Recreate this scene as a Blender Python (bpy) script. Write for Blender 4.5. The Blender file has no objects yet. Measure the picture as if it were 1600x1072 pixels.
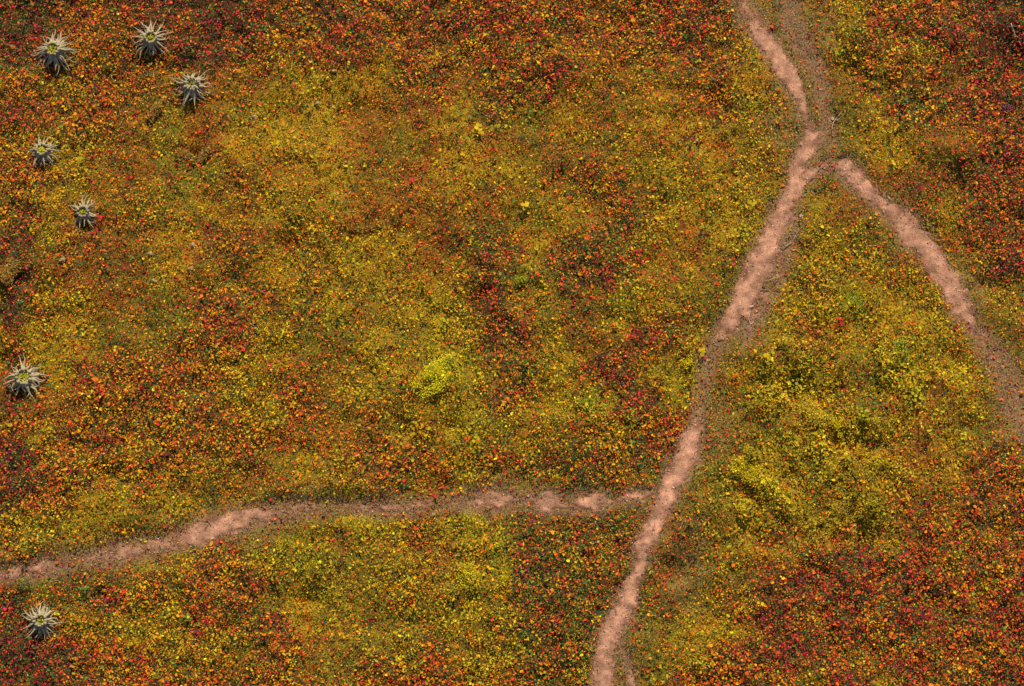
import bpy, bmesh, math, random
import numpy as np
from mathutils import Vector, Matrix

# ------------------------------------------------------------------ camera, sky, sun
scn = bpy.context.scene
C = scn.collection
TILT = math.radians(13.0)          # a drone camera tipped slightly towards the top of the picture
LENS, SENSOR, DIST = 80.0, 36.0, 71.1
cam_loc = Vector((0, -math.sin(TILT) * DIST, math.cos(TILT) * DIST))
cd = bpy.data.cameras.new('camera')
cd.lens, cd.sensor_width, cd.clip_end = LENS, SENSOR, 900.0
cam = bpy.data.objects.new('camera', cd)
cam.location = cam_loc
cam.rotation_euler = (TILT, 0, 0)
C.objects.link(cam)
scn.camera = cam

SUN_EL, SUN_AZ = math.radians(41), math.radians(8)      # azimuth measured from the top of the picture to its right
w = bpy.data.worlds.new('World')
scn.world = w
w.use_nodes = True
nt = w.node_tree
nt.nodes.clear()
sky = nt.nodes.new('ShaderNodeTexSky')
sky.sky_type = 'NISHITA'
sky.sun_disc = False
sky.sun_elevation = SUN_EL
sky.sun_rotation = SUN_AZ
bg = nt.nodes.new('ShaderNodeBackground')
bg.inputs['Strength'].default_value = 0.085
wo = nt.nodes.new('ShaderNodeOutputWorld')
nt.links.new(sky.outputs[0], bg.inputs[0])
nt.links.new(bg.outputs[0], wo.inputs[0])
sd = bpy.data.lights.new('sun', 'SUN')
sd.energy = 5.0
sd.angle = math.radians(0.6)
sd.color = (1.0, 0.89, 0.68)
sun = bpy.data.objects.new('sun', sd)
dirv = Vector((math.sin(SUN_AZ) * math.cos(SUN_EL), math.cos(SUN_AZ) * math.cos(SUN_EL), math.sin(SUN_EL)))
sun.rotation_euler = dirv.to_track_quat('Z', 'Y').to_euler()
sun.location = (0, 20, 30)
C.objects.link(sun)
vs = scn.view_settings
vs.view_transform = 'Standard'
vs.look = 'None'
vs.exposure = 0.0
vs.gamma = 1.0
vs.use_curve_mapping = False

rng = np.random.default_rng(7)
random.seed(7)

# ------------------------------------------------------------------ survey map (mx, my) <-> ground metres
CT, ST = math.cos(TILT), math.sin(TILT)
def to_ground(mx, my, z=0.0):
    mx = np.asarray(mx, float); my = np.asarray(my, float)
    u = (mx - 800) / 1600 * SENSOR / LENS
    v = (536 - my) / 1600 * SENSOR / LENS
    dx, dy, dz = u, v * CT + ST, v * ST - CT
    t = (z - cam_loc.z) / dz
    return dx * t, cam_loc.y + dy * t
def to_map(x, y):
    x = np.asarray(x, float); y = np.asarray(y, float)
    ry, rz = y - cam_loc.y, -cam_loc.z
    cy = ry * CT + rz * ST
    cz = ry * ST - rz * CT          # depth
    return 800 + x / cz * LENS / SENSOR * 1600, 536 - cy / cz * LENS / SENSOR * 1600

# ------------------------------------------------------------------ noise
def gnoise(x, y, seed):
    r = np.random.default_rng(seed)
    N = 256
    ang = r.random((N, N)) * 2 * math.pi
    gx, gy = np.cos(ang), np.sin(ang)
    xi, yi = np.floor(x).astype(int), np.floor(y).astype(int)
    fx, fy = x - xi, y - yi
    u = fx * fx * fx * (fx * (fx * 6 - 15) + 10)
    v = fy * fy * fy * (fy * (fy * 6 - 15) + 10)
    def d(a, b):
        A, B = (xi + a) % N, (yi + b) % N
        return gx[A, B] * (fx - a) + gy[A, B] * (fy - b)
    n0 = d(0, 0) * (1 - u) + d(1, 0) * u
    n1 = d(0, 1) * (1 - u) + d(1, 1) * u
    return (n0 * (1 - v) + n1 * v) * 1.5
def fbm(x, y, scale, octs, seed, gain=0.5):
    s = 0; a = 1.0; tot = 0
    for i in range(octs):
        s = s + a * gnoise(x / scale + 37.3 * i, y / scale + 11.7 * i, seed + i)
        tot += a; a *= gain; scale *= 0.5
    return s / tot
def sstep(a, b, x):
    t = np.clip((x - a) / (b - a), 0, 1)
    return t * t * (3 - 2 * t)

# ------------------------------------------------------------------ vegetation survey, one letter per metre square; edge D squares also mimic lens vignetting
GRID = """
DDRORRDR ROROORRR OROOORRT TTYORORD
DROORRDR OOOROOOO OOoOOROy TTYOYRRD
OYOOOoBo oyyMOOoO ORooooOM TTryOrRR
ROOOoVBV yWWBBByG VMooWoOY TTKyGORR
OYYooVBM WWWBVBWB KoVWBWBY TTKyyrOR
OOYoBVVo oWWVoBWy yrOoyYWY yTTBrrRR
OYMoYVMo WYWBBBoB VyoOVWyY TyBTryRO
DYOroMrO BoYWWBGG MoGGYBWy TyYgTBOR
DoBrVMoV yYyyoBWR VGRGoyKK TYYyoyTR
DYYBVVRO oVyVyyYR ygrLyVKT yYLyyYTY
yyMKVVOO YVVyVLYR OyooRWKT yoyyyyoK
DyOOOOOY yoVYyyLV GyRRyLTy YYKVLyyT
DBOOOOOY YOoYVyyO OyLRRyTV WYVVWByT
OYOOYOOO OoooyyLV yVOYORTV VWWWByVT
DOOOOOYO oyYOOoyO OGGOGTVL WVWYBWoO
DOyyYyKo VTVTVoTT TKTKTVVy yVYWooRO
YLyyVTTT TVyLYOLV GGGGrTVy VWWyrORO
OTTTVYOO LLVVYoYL GGOGrTVo oRRRROOO
DVGROOOO VyLVYYLY GGGGrTVO RRRRRROR
DOYYYYOG RWWVVVyY GGGTVyyO RORORORR
DDROOYYV OoVVYOYY GGGTVyOR RROOROOR
DDROOROR OOVOROOO OGYTVOOR OYRYRORD
"""
#        hue  spread green shrub density  moss colour               height
ZONE = {
 'D': (0.10, 0.24, 0.36, 0.72, (0.054, 0.053, 0.017), 1.15),  # dark red shrubs; at edges and corners also lens vignetting put into colour
 'd': (0.14, 0.24, 0.30, 0.74, (0.054, 0.053, 0.017), 1.15),
 'W': (0.60, 0.25, 0.14, 0.42, (0.470, 0.275, 0.018), 0.6),
 'V': (0.52, 0.32, 0.34, 0.46, (0.250, 0.190, 0.018), 0.6),
 'R': (0.25, 0.28, 0.26, 0.95, (0.162, 0.122, 0.015), 1.0),
 'O': (0.47, 0.27, 0.20, 0.95, (0.340, 0.175, 0.015), 0.95),
 'Y': (0.70, 0.20, 0.18, 0.72, (0.410, 0.255, 0.013), 0.8),
 'G': (0.42, 0.30, 0.44, 0.82, (0.140, 0.138, 0.015), 0.9),
 'L': (0.75, 0.14, 0.34, 0.50, (0.389, 0.306, 0.012), 0.7),
 'M': (0.56, 0.26, 0.14, 0.36, (0.486, 0.255, 0.015), 0.45),
 'B': (0.38, 0.26, 0.14, 0.42, (0.324, 0.143, 0.016), 0.45),
 'K': (0.42, 0.30, 0.32, 0.32, (0.194, 0.153, 0.018), 0.45),
 'T': (0.34, 0.26, 0.26, 0.30, (0.260, 0.180, 0.050), 0.35),
 't': (0.46, 0.26, 0.15, 0.42, (0.302, 0.173, 0.045), 0.5),
 'r': (0.28, 0.27, 0.25, 0.60, (0.248, 0.138, 0.016), 0.65),
 'o': (0.44, 0.26, 0.18, 0.60, (0.335, 0.184, 0.015), 0.65),
 'y': (0.66, 0.22, 0.20, 0.48, (0.432, 0.270, 0.014), 0.55),
 'm': (0.62, 0.22, 0.12, 0.28, (0.486, 0.255, 0.015), 0.45),
 'g': (0.40, 0.30, 0.46, 0.52, (0.184, 0.158, 0.016), 0.6),
}
rows = [l.replace(' ', '') for l in GRID.strip().split('\n')]
assert all(len(r) == 32 for r in rows), [len(r) for r in rows]
SURV = np.array([[list(ZONE[c][:4]) + list(ZONE[c][4]) + [ZONE[c][5]] for c in r] for r in rows])
def survey(mx, my):
    wx = mx + 48 * fbm(mx, my, 80, 4, 301, .6); wy = my + 48 * fbm(mx, my, 80, 4, 341, .6)
    wx = wx + 26 * fbm(mx, my, 16, 3, 361); wy = wy + 26 * fbm(mx, my, 16, 3, 371)
    gx = wx / 50 - 0.5; gy = wy / 50 - 0.5
    # outside the surveyed rectangle the pattern is mirrored
    def mir(g, n):
        p = 2 * (n - 1); g = np.mod(g, p)
        return np.where(g > n - 1, p - g, g)
    gx = mir(gx, 32); gy = mir(gy, 22)
    x0 = np.clip(np.floor(gx).astype(int), 0, 30); y0 = np.clip(np.floor(gy).astype(int), 0, 20)
    fx = sstep(0.12, 0.88, gx - x0)[..., None]; fy = sstep(0.12, 0.88, gy - y0)[..., None]
    A = ((SURV[y0, x0] * (1 - fx) + SURV[y0, x0 + 1] * fx) * (1 - fy)
            + (SURV[y0 + 1, x0] * (1 - fx) + SURV[y0 + 1, x0 + 1] * fx) * fy)
    # smaller colonies of other plants inside every patch; D paints shaded hollows by colour
    zv = lambda c: np.array(list(ZONE[c][:4]) + list(ZONE[c][4]) + [ZONE[c][5]])
    m1 = fbm(mx, my, 46, 4, 821, .7); m2 = fbm(mx, my, 34, 4, 841, .7); m3 = fbm(mx, my, 26, 3, 861, .7)
    for m_, lo_, hi_, c, amt in ((m1, .10, .36, 'O', .55), (-m1, .12, .38, 'V', .50), (m2, .20, .42, 'R', .60), (-m2, .20, .44, 'W', .50), (m3, .22, .42, 'D', .70), (-m3, .24, .46, 'K', .55)):
        k_ = (sstep(lo_, hi_, m_) * amt)[..., None]
        A = A * (1 - k_) + zv(c) * k_
    return A

# ------------------------------------------------------------------ trodden paths: (map x, map y, half width, how bare)
PATHS = [
 [[(1110,-240,20,.6),(1140,-60,20,.55),(1165,10,26,.55),(1190,55,22,.95),(1225,100,21,1),(1248,150,16,1),(1260,188,13,.55),(1274,212,24,.9),
   (1250,248,19,.95),(1243,285,19,1),(1222,330,22,1),(1195,395,28,1),(1172,445,27,1),(1155,485,27,1),(1128,522,24,.65),(1105,556,19,.48),
   (1098,600,14,.28),(1092,640,15,.45),(1085,672,22,.95),(1075,710,26,1),(1055,747,27,1),(1037,785,20,1),(1022,822,21,1),(1003,860,24,.85),
   (998,890,12,.9),(983,925,22,1),(968,962,25,1),(952,992,25,.95),(945,1030,22,.95),(940,1072,27,1),(925,1180,27,1),(900,1300,25,1)],
  [(1240,340,10,.6),(1232,385,12,.55),(1215,435,17,.5),(1196,465,22,.6),(1172,505,16,.8),(1165,530,10,.5)],
  [(1225,-40,16,.40),(1240,40,19,.42),(1275,110,17,.40),(1290,170,14,.40),(1300,225,12,.40)],
  [(966,1000,8,.5),(982,1040,12,.7),(992,1090,13,.7),(990,1180,12,.6)]],
 [[(1246,292,14,.9),(1268,268,15,.85),(1298,252,15,.62),(1322,264,22,.9),(1350,290,21,.95),(1375,314,18,.75),(1400,335,26,.95),(1430,370,26,1),
   (1458,402,23,1),(1485,440,24,1),(1505,482,22,1),(1525,515,18,.6),(1550,550,26,.54),(1580,600,28,.46),(1600,650,28,.50),(1650,740,24,.6),(1800,900,24,.6)]],
 [[(1020,768,14,.7),(1003,772,17,.75),(960,784,16,.55),(928,782,27,.95),(885,790,20,.6),(855,784,25,1),(820,780,18,.55),(765,782,27,.85),
   (715,786,15,.43),(640,792,19,.68),(590,795,19,.66),(530,790,15,.43),(440,800,24,.72),(390,806,24,.8),(325,828,27,1),(270,848,21,.72),
   (190,862,25,.76),(120,876,17,.42),(75,886,23,.72),(25,894,19,.75),(-20,905,14,.6),(-200,950,16,.6)]],
]
def paths(mx, my):
    """bareness, nearness (distance over half width) and which path"""
    shape = mx.shape; mx = mx.ravel(); my = my.ravel()
    hit = np.zeros(mx.shape, bool); R_ = 125
    segs = [(k_, a, b) for k_, p in enumerate(PATHS) for ln in p for a, b in zip(ln[:-1], ln[1:])]
    for _, a, b in segs:
        hit |= (mx > min(a[0], b[0]) - R_) & (mx < max(a[0], b[0]) + R_) & (my > min(a[1], b[1]) - R_) & (my < max(a[1], b[1]) + R_)
    h = np.where(hit)[0]
    X_, Y_ = mx[h], my[h]
    wx = X_ + 9 * fbm(X_, Y_, 30, 4, 501, 0.65); wy = Y_ + 9 * fbm(X_, Y_, 30, 4, 521, 0.65)
    e = np.full(h.shape, -9.0); near = np.full(h.shape, 99.0); which = np.zeros(h.shape, int)
    for k_, a, b in segs:
        q = np.where((X_ > min(a[0], b[0]) - R_) & (X_ < max(a[0], b[0]) + R_) & (Y_ > min(a[1], b[1]) - R_) & (Y_ < max(a[1], b[1]) + R_))[0]
        dx, dy = b[0] - a[0], b[1] - a[1]
        t = np.clip(((wx[q] - a[0]) * dx + (wy[q] - a[1]) * dy) / (dx * dx + dy * dy), 0, 1)
        d = np.hypot(wx[q] - a[0] - t * dx, wy[q] - a[1] - t * dy)
        hw = (a[2] + (b[2] - a[2]) * t) * .76; s_ = a[3] + (b[3] - a[3]) * t
        v = s_ * 1.55 - .76 - (d / hw) ** 1.4 * 0.78
        up = v > e[q]
        which[q[up]] = k_; e[q[up]] = v[up]
        near[q] = np.minimum(near[q], d / hw)
    e = e + 0.78 * fbm(X_, Y_, 24, 5, 541, 0.78)
    E_ = np.full(mx.shape, -9.0); N_ = np.full(mx.shape, 99.0); W_ = np.zeros(mx.shape, int)
    E_[h] = e; N_[h] = near; W_[h] = which
    return E_.reshape(shape), N_.reshape(shape), W_.reshape(shape)

# ------------------------------------------------------------------ relief: (map x, map y, radius, metres)
DENTS = [(1245,612,26,-.45),(1345,690,26,-.4),(1325,655,30,.22),(1270,655,34,.25),(1325,100,22,-.4),(120,330,18,-.1),(305,242,10,-.3),
 (38,432,14,-.35),(745,465,24,-.3),(622,52,20,-.35),(370,435,22,-.3),(172,735,16,-.35),(115,735,20,.25),(1265,895,22,-.3),(1380,895,16,-.3),
 (1455,930,24,-.3),(1460,225,30,.2),(1500,285,22,-.3),(1120,155,16,-.3),(635,665,20,-.35),(655,655,24,.2),(710,665,14,-.3),(1170,835,24,-.25),
 (1205,840,24,-.3),(150,545,28,-.25),(560,170,16,-.25),(690,590,30,.35),(1355,780,30,.25),(1050,890,24,-.3),(1190,780,30,-.15),(730,905,30,.25),
 (10,560,30,-.4),(15,80,34,-.35),(1590,90,30,-.4),(1570,175,20,-.25),(1550,440,24,-.3),(1385,835,50,-.1),(480,930,18,-.3),(475,965,12,-.3)]
def relief(x, y, mx, my, near=None):
    z = 0.34 * fbm(x, y, 3.2, 3, 11) + 0.12 * fbm(x, y, 1.3, 2, 21) + 0.06 * fbm(x, y, 0.6, 2, 31)
    for a, b, r, h in DENTS:
        z = z + h * 0.9 * np.exp(-((mx - a) ** 2 + (my - b) ** 2) / (2 * r * r * 0.5))
    if near is None: near = paths(mx, my)[1]
    z = z * (0.25 + 0.75 * sstep(0.8, 2.6, near)) - 0.07 * (1 - sstep(0.5, 2.2, near))
    return z

# the survey, the paths and the relief, worked out once on a fine lattice of the map
LX, LY, LS = -260, -240, 2.0
latx = np.arange(LX, 1861, LS); laty = np.arange(LY, 1321, LS)
LMX, LMY = np.meshgrid(latx, laty)
L_S = survey(LMX, LMY)
L_E, L_N, L_W = paths(LMX, LMY)
LGX, LGY = to_ground(LMX, LMY)
L_Z = relief(LGX, LGY, LMX, LMY, L_N)
def _ix(mx, my):
    u = np.clip((np.asarray(mx) - LX) / LS, 0, len(latx) - 1.001); v = np.clip((np.asarray(my) - LY) / LS, 0, len(laty) - 1.001)
    return u, v
def q_near(A, mx, my):
    u, v = _ix(mx, my); return A[np.rint(v).astype(int), np.rint(u).astype(int)]
def q_lin(A, mx, my):
    u, v = _ix(mx, my); i, j = v.astype(int), u.astype(int); a, b = v - i, u - j
    return (A[i, j] * (1 - b) + A[i, j + 1] * b) * (1 - a) + (A[i + 1, j] * (1 - b) + A[i + 1, j + 1] * b) * a
def q_survey(mx, my, jit=0, rg=None):
    if jit: mx = mx + rg.normal(0, jit, mx.shape); my = my + rg.normal(0, jit, my.shape)
    return q_near(L_S, mx, my)
def q_paths(mx, my): return q_lin(L_E, mx, my), q_lin(L_N, mx, my), None
def q_relief(mx, my): return q_lin(L_Z, mx, my)

# ------------------------------------------------------------------ small helpers
def mat(name):
    m = bpy.data.materials.new(name); m.use_nodes = True
    n = m.node_tree.nodes; n.clear()
    out = n.new('ShaderNodeOutputMaterial'); b = n.new('ShaderNodeBsdfPrincipled')
    m.node_tree.links.new(b.outputs[0], out.inputs[0])
    return m, n, m.node_tree.links, b
def foliage_mat(name, rough=0.6, spec=0.25, trans=0.0, mottle=14.0):
    m, n, l, b = mat(name)
    a = n.new('ShaderNodeAttribute'); a.attribute_name = 'tint'
    tc = n.new('ShaderNodeTexCoord')
    nz = n.new('ShaderNodeTexNoise'); nz.inputs['Scale'].default_value = mottle; nz.inputs['Detail'].default_value = 3
    l.new(tc.outputs['Object'], nz.inputs['Vector'])
    mr = n.new('ShaderNodeMapRange'); mr.inputs[1].default_value = .3; mr.inputs[2].default_value = .7
    mr.inputs[3].default_value = .72; mr.inputs[4].default_value = 1.25
    l.new(nz.outputs['Fac'], mr.inputs[0])
    mu = n.new('ShaderNodeVectorMath'); mu.operation = 'SCALE'
    l.new(a.outputs['Color'], mu.inputs[0]); l.new(mr.outputs[0], mu.inputs['Scale'])
    l.new(mu.outputs[0], b.inputs['Base Color'])
    b.inputs['Roughness'].default_value = rough
    b.inputs['Specular IOR Level'].default_value = spec
    return m
def mesh_np(name, verts, faces, nper, tint=None, smooth=False):
    """verts (N,3), faces flat index array, nper vertices per face"""
    me = bpy.data.meshes.new(name)
    me.vertices.add(len(verts)); me.vertices.foreach_set('co', verts.astype(np.float32).ravel())
    nf = len(faces) // nper
    me.loops.add(len(faces)); me.loops.foreach_set('vertex_index', faces.astype(np.int32))
    me.polygons.add(nf); me.polygons.foreach_set('loop_start', np.arange(0, nf * nper, nper, dtype=np.int32))
    if smooth: me.polygons.foreach_set('use_smooth', np.ones(nf, dtype=bool))
    me.update(calc_edges=True)
    if tint is not None:
        at = me.attributes.new('tint', 'FLOAT_COLOR', 'POINT')
        c = np.ones((len(verts), 4), np.float32); c[:, :3] = tint
        at.data.foreach_set('color', c.ravel())
    return me
def link(name, me, m, parent=None, loc=None):
    o = bpy.data.objects.new(name, me); C.objects.link(o)
    if m is not None and not me.materials: me.materials.append(m)
    if parent is not None: o.parent = parent
    if loc is not None: o.location = loc
    return o
def tag(o, label=None, cat=None, group=None, kind=None):
    if label: o['label'] = label
    if cat: o['category'] = cat
    if group: o['group'] = group
    if kind: o['kind'] = kind
    return o
def empty(name, loc, rz=0.0):
    o = bpy.data.objects.new(name, None); C.objects.link(o)
    o.location = loc; o.rotation_euler = (0, 0, rz); o.empty_display_size = 0.1
    return o
def ground_at(mx, my):
    """world point of a place on the map, on the relief"""
    z = 0.0
    for _ in range(3):
        x, y = to_ground(mx, my, z)
        a, b = to_map(x, y)
        z = float(q_relief(float(a), float(b)))
    return Vector((float(x), float(y), z))

# ------------------------------------------------------------------ palette (albedo)
RAMP_T = np.array([0.0, 0.12, 0.25, 0.38, 0.50, 0.62, 0.74, 0.86, 1.0])
RAMP_C = 1.18 * np.array([(.120,.008,.030),(.380,.012,.030),(.600,.036,.022),(.680,.100,.010),(.720,.190,.008),(.700,.290,.007),(.640,.390,.007),(.460,.390,.010),(.260,.310,.014)])
def ramp(t):
    return np.stack([np.interp(t, RAMP_T, RAMP_C[:, i]) for i in range(3)], -1)
GREENS = np.array([(.100,.190,.020),(.045,.125,.026),(.190,.230,.024),(.018,.070,.030),(.170,.160,.028)])

# ------------------------------------------------------------------ ground sheet
def axis(lo, hi, step, far):
    core = np.arange(lo, hi + 1e-6, step)
    outer = []
    d = step * 2; p = hi
    while p < far:
        p += d; d *= 1.35; outer.append(p)
    o2 = []
    d = step * 2; p = lo
    while p > -far:
        p -= d; d *= 1.35; o2.append(p)
    return np.array(o2[::-1] + list(core) + outer)
ax = axis(-19, 19, 0.085, 250); ay = axis(-13.5, 14, 0.085, 250)
X, Y = np.meshgrid(ax, ay)
x, y = X.ravel(), Y.ravel()
mx, my = to_map(x, y)
fade = 1 - sstep(26, 60, np.hypot(x, y))
mxc, myc = np.clip(mx, -1200, 2800), np.clip(my, -1000, 2000)
inside = (mx > LX + 4) & (mx < latx[-1] - 4) & (my > LY + 4) & (my < laty[-1] - 4)
e = np.full(x.shape, -9.0); near = np.full(x.shape, 99.0); z = np.zeros(x.shape); S = np.zeros((len(x), 8))
oi_ = ~inside
e[oi_], near[oi_], _ = paths(mxc[oi_], myc[oi_]); z[oi_] = relief(x[oi_], y[oi_], mxc[oi_], myc[oi_], near[oi_]); S[oi_] = survey(mxc[oi_], myc[oi_])
e[inside], near[inside], _ = q_paths(mx[inside], my[inside]); z[inside] = q_relief(mx[inside], my[inside]); S[inside] = q_survey(mx[inside], my[inside])
col = S[:, 4:7].copy()
shr = S[:, 3] * (1 - sstep(1.2, 2.2, -near + 3))
soil = np.array([0.048, 0.026, 0.024])  # dark soil; its purple cast paints in the shadow tint between shrubs
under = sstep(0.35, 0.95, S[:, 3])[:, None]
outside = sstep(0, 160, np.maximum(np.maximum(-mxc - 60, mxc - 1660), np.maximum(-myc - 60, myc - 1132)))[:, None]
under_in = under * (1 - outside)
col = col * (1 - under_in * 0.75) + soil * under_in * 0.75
dust = np.array([0.400, 0.200, 0.135])
k = (1 - sstep(0.7, 1.6, near))[:, None] * 0.6
col = col * (1 - k) + dust * k * 0.9
nx, ny = len(ax), len(ay)
idx = np.arange(nx * ny).reshape(ny, nx)
faces = np.stack([idx[:-1, :-1], idx[:-1, 1:], idx[1:, 1:], idx[1:, :-1]], -1).reshape(-1)
gm, n, l, b = mat('turf_soil')
a = n.new('ShaderNodeAttribute'); a.attribute_name = 'tint'
tc = n.new('ShaderNodeTexCoord')
vz = n.new('ShaderNodeTexVoronoi'); vz.inputs['Scale'].default_value = 17
nz = n.new('ShaderNodeTexNoise'); nz.inputs['Scale'].default_value = 22; nz.inputs['Detail'].default_value = 6; nz.inputs['Roughness'].default_value = .75
l.new(tc.outputs['Object'], vz.inputs['Vector']); l.new(tc.outputs['Object'], nz.inputs['Vector'])
mix = n.new('ShaderNodeMix'); mix.data_type = 'RGBA'; mix.blend_type = 'OVERLAY'; mix.inputs[0].default_value = 0.28
l.new(a.outputs['Color'], mix.inputs[6]); l.new(vz.outputs['Color'], mix.inputs[7])
mr = n.new('ShaderNodeMapRange'); mr.inputs[1].default_value = .3; mr.inputs[2].default_value = .7; mr.inputs[3].default_value = .45; mr.inputs[4].default_value = 1.5
l.new(nz.outputs['Fac'], mr.inputs[0])
mu = n.new('ShaderNodeVectorMath'); mu.operation = 'SCALE'
l.new(mix.outputs[2], mu.inputs[0]); l.new(mr.outputs[0], mu.inputs['Scale']); l.new(mu.outputs[0], b.inputs['Base Color'])
b.inputs['Roughness'].default_value = 0.95; b.inputs['Specular IOR Level'].default_value = .1
bp = n.new('ShaderNodeBump'); bp.inputs['Strength'].default_value = .9; bp.inputs['Distance'].default_value = .05
l.new(nz.outputs['Fac'], bp.inputs['Height']); l.new(bp.outputs[0], b.inputs['Normal'])
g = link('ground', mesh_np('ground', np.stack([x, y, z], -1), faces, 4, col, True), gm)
tag(g, 'dark soil and dull moss floor under the autumn shrubs', kind='structure')

# ------------------------------------------------------------------ dirt paths: sheets that surface from the ground where feet keep it bare
pm, n, l, b = mat('pink_dirt')
a = n.new('ShaderNodeAttribute'); a.attribute_name = 'tint'
tc = n.new('ShaderNodeTexCoord')
n1 = n.new('ShaderNodeTexNoise'); n1.inputs['Scale'].default_value = 26; n1.inputs['Detail'].default_value = 7; n1.inputs['Roughness'].default_value = .7
n2 = n.new('ShaderNodeTexNoise'); n2.inputs['Scale'].default_value = 3.2; n2.inputs['Detail'].default_value = 4
for q in (n1, n2): l.new(tc.outputs['Object'], q.inputs['Vector'])
m1 = n.new('ShaderNodeMapRange'); m1.inputs[1].default_value = .3; m1.inputs[2].default_value = .7; m1.inputs[3].default_value = .58; m1.inputs[4].default_value = 1.25
l.new(n1.outputs['Fac'], m1.inputs[0])
m2 = n.new('ShaderNodeMapRange'); m2.inputs[1].default_value = .35; m2.inputs[2].default_value = .65; m2.inputs[3].default_value = .66; m2.inputs[4].default_value = 1.1
l.new(n2.outputs['Fac'], m2.inputs[0])
mm = n.new('ShaderNodeMath'); mm.operation = 'MULTIPLY'; l.new(m1.outputs[0], mm.inputs[0]); l.new(m2.outputs[0], mm.inputs[1])
mu = n.new('ShaderNodeVectorMath'); mu.operation = 'SCALE'
l.new(a.outputs['Color'], mu.inputs[0]); l.new(mm.outputs[0], mu.inputs['Scale']); l.new(mu.outputs[0], b.inputs['Base Color'])
b.inputs['Roughness'].default_value = .95; b.inputs['Specular IOR Level'].default_value = .1
bp = n.new('ShaderNodeBump'); bp.inputs['Strength'].default_value = .6; bp.inputs['Distance'].default_value = .03
l.new(n1.outputs['Fac'], bp.inputs['Height']); l.new(bp.outputs[0], b.inputs['Normal'])
PLAB = ['bare pinkish dirt footpath running from the top edge down to the bottom edge',
        'bare pinkish dirt footpath branching off to the right edge of the meadow',
        'patchy dirt footpath crossing to the left edge, half overgrown with moss']
def bands(pts):
    ms = np.array([(p[0], p[1]) for ln in pts for p in ln])
    return ms
E2, W2 = L_E, L_W
E, XX, YY, zz = L_E.ravel(), LGX.ravel(), LGY.ravel(), L_Z.ravel()
ids = np.arange(E.size).reshape(E2.shape)
for k_ in range(3):
    q = E2 > -0.04
    cell = q[:-1, :-1] & q[:-1, 1:] & q[1:, 1:] & q[1:, :-1] & (LMX[:-1, :-1] > -250) & (W2[:-1, :-1] == k_)
    f = np.stack([ids[:-1, :-1][cell], ids[:-1, 1:][cell], ids[1:, 1:][cell], ids[1:, :-1][cell]], -1)[:, ::-1]
    u_, inv = np.unique(f, return_inverse=True)
    vx, vy, ve = XX[u_], YY[u_], E[u_]
    vz_ = zz[u_] + np.clip(ve, -.05, .35) * 0.12 - 0.004 + 0.055 * fbm(vx, vy, .38, 4, 71, .7) * np.clip(ve * 3, 0, 1)
    tone = np.clip(ve * 1.05 + .75 * fbm(vx, vy, .5, 3, 81), 0, 1)[:, None]
    cc = np.array([.340, .165, .095]) * (1 - tone) + np.array([.740, .380, .245]) * tone
    o = link('dirt_path', mesh_np('dirt_path', np.stack([vx, vy, vz_], -1), inv.reshape(-1), 4, cc, True), pm)
    tag(o, PLAB[k_], kind='structure')

# ------------------------------------------------------------------ leaf scattering
def frames(n, tilt_sd, rg):
    """random orthonormal frames whose normals lean away from up by about tilt_sd"""
    th = np.abs(rg.normal(0, tilt_sd, n)); ph = rg.random(n) * 2 * math.pi
    nx_, ny_, nz_ = np.sin(th) * np.cos(ph), np.sin(th) * np.sin(ph), np.cos(th)
    N = np.stack([nx_, ny_, nz_], -1)
    sp = rg.random(n) * 2 * math.pi
    A = np.stack([np.cos(sp), np.sin(sp), np.zeros(n)], -1)
    U = A - N * (A * N).sum(-1, keepdims=True); U /= np.linalg.norm(U, axis=-1, keepdims=True)
    V = np.cross(N, U)
    return U, V, N
HEX = np.array([(-1, 0, 0), (-.38, .66, .26), (.46, .60, .22), (1, 0, -.06), (.46, -.60, .22), (-.38, -.66, .26)])
HEXF = np.array([0, 3, 2, 1, 0, 5, 4, 3])
def leaves(P, size, aspect, tint, tilt, rg):
    n_ = len(P); U, V, N = frames(n_, tilt, rg)
    L = HEX[None] * np.stack([size, size * aspect, size], -1)[:, None, :]
    verts = P[:, None, :] + L[..., 0:1] * U[:, None] + L[..., 1:2] * V[:, None] + L[..., 2:3] * N[:, None]
    faces = (np.arange(n_)[:, None] * 6 + HEXF[None]).reshape(-1)
    return verts.reshape(-1, 3), faces, np.repeat(tint, 6, axis=0)
KITE = np.array([(-1, 0, 0), (.1, .62, .22), (1, 0, 0), (.1, -.62, .22)])
def flakes(P, size, aspect, tint, tilt, rg):
    n_ = len(P); U, V, N = frames(n_, tilt, rg)
    L = KITE[None] * np.stack([size, size * aspect, size], -1)[:, None, :]
    verts = P[:, None, :] + L[..., 0:1] * U[:, None] + L[..., 1:2] * V[:, None] + L[..., 2:3] * N[:, None]
    faces = (np.arange(n_)[:, None] * 4 + np.array([0, 3, 2, 1])[None]).reshape(-1)
    return verts.reshape(-1, 3), faces, np.repeat(tint, 4, axis=0)
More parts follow.
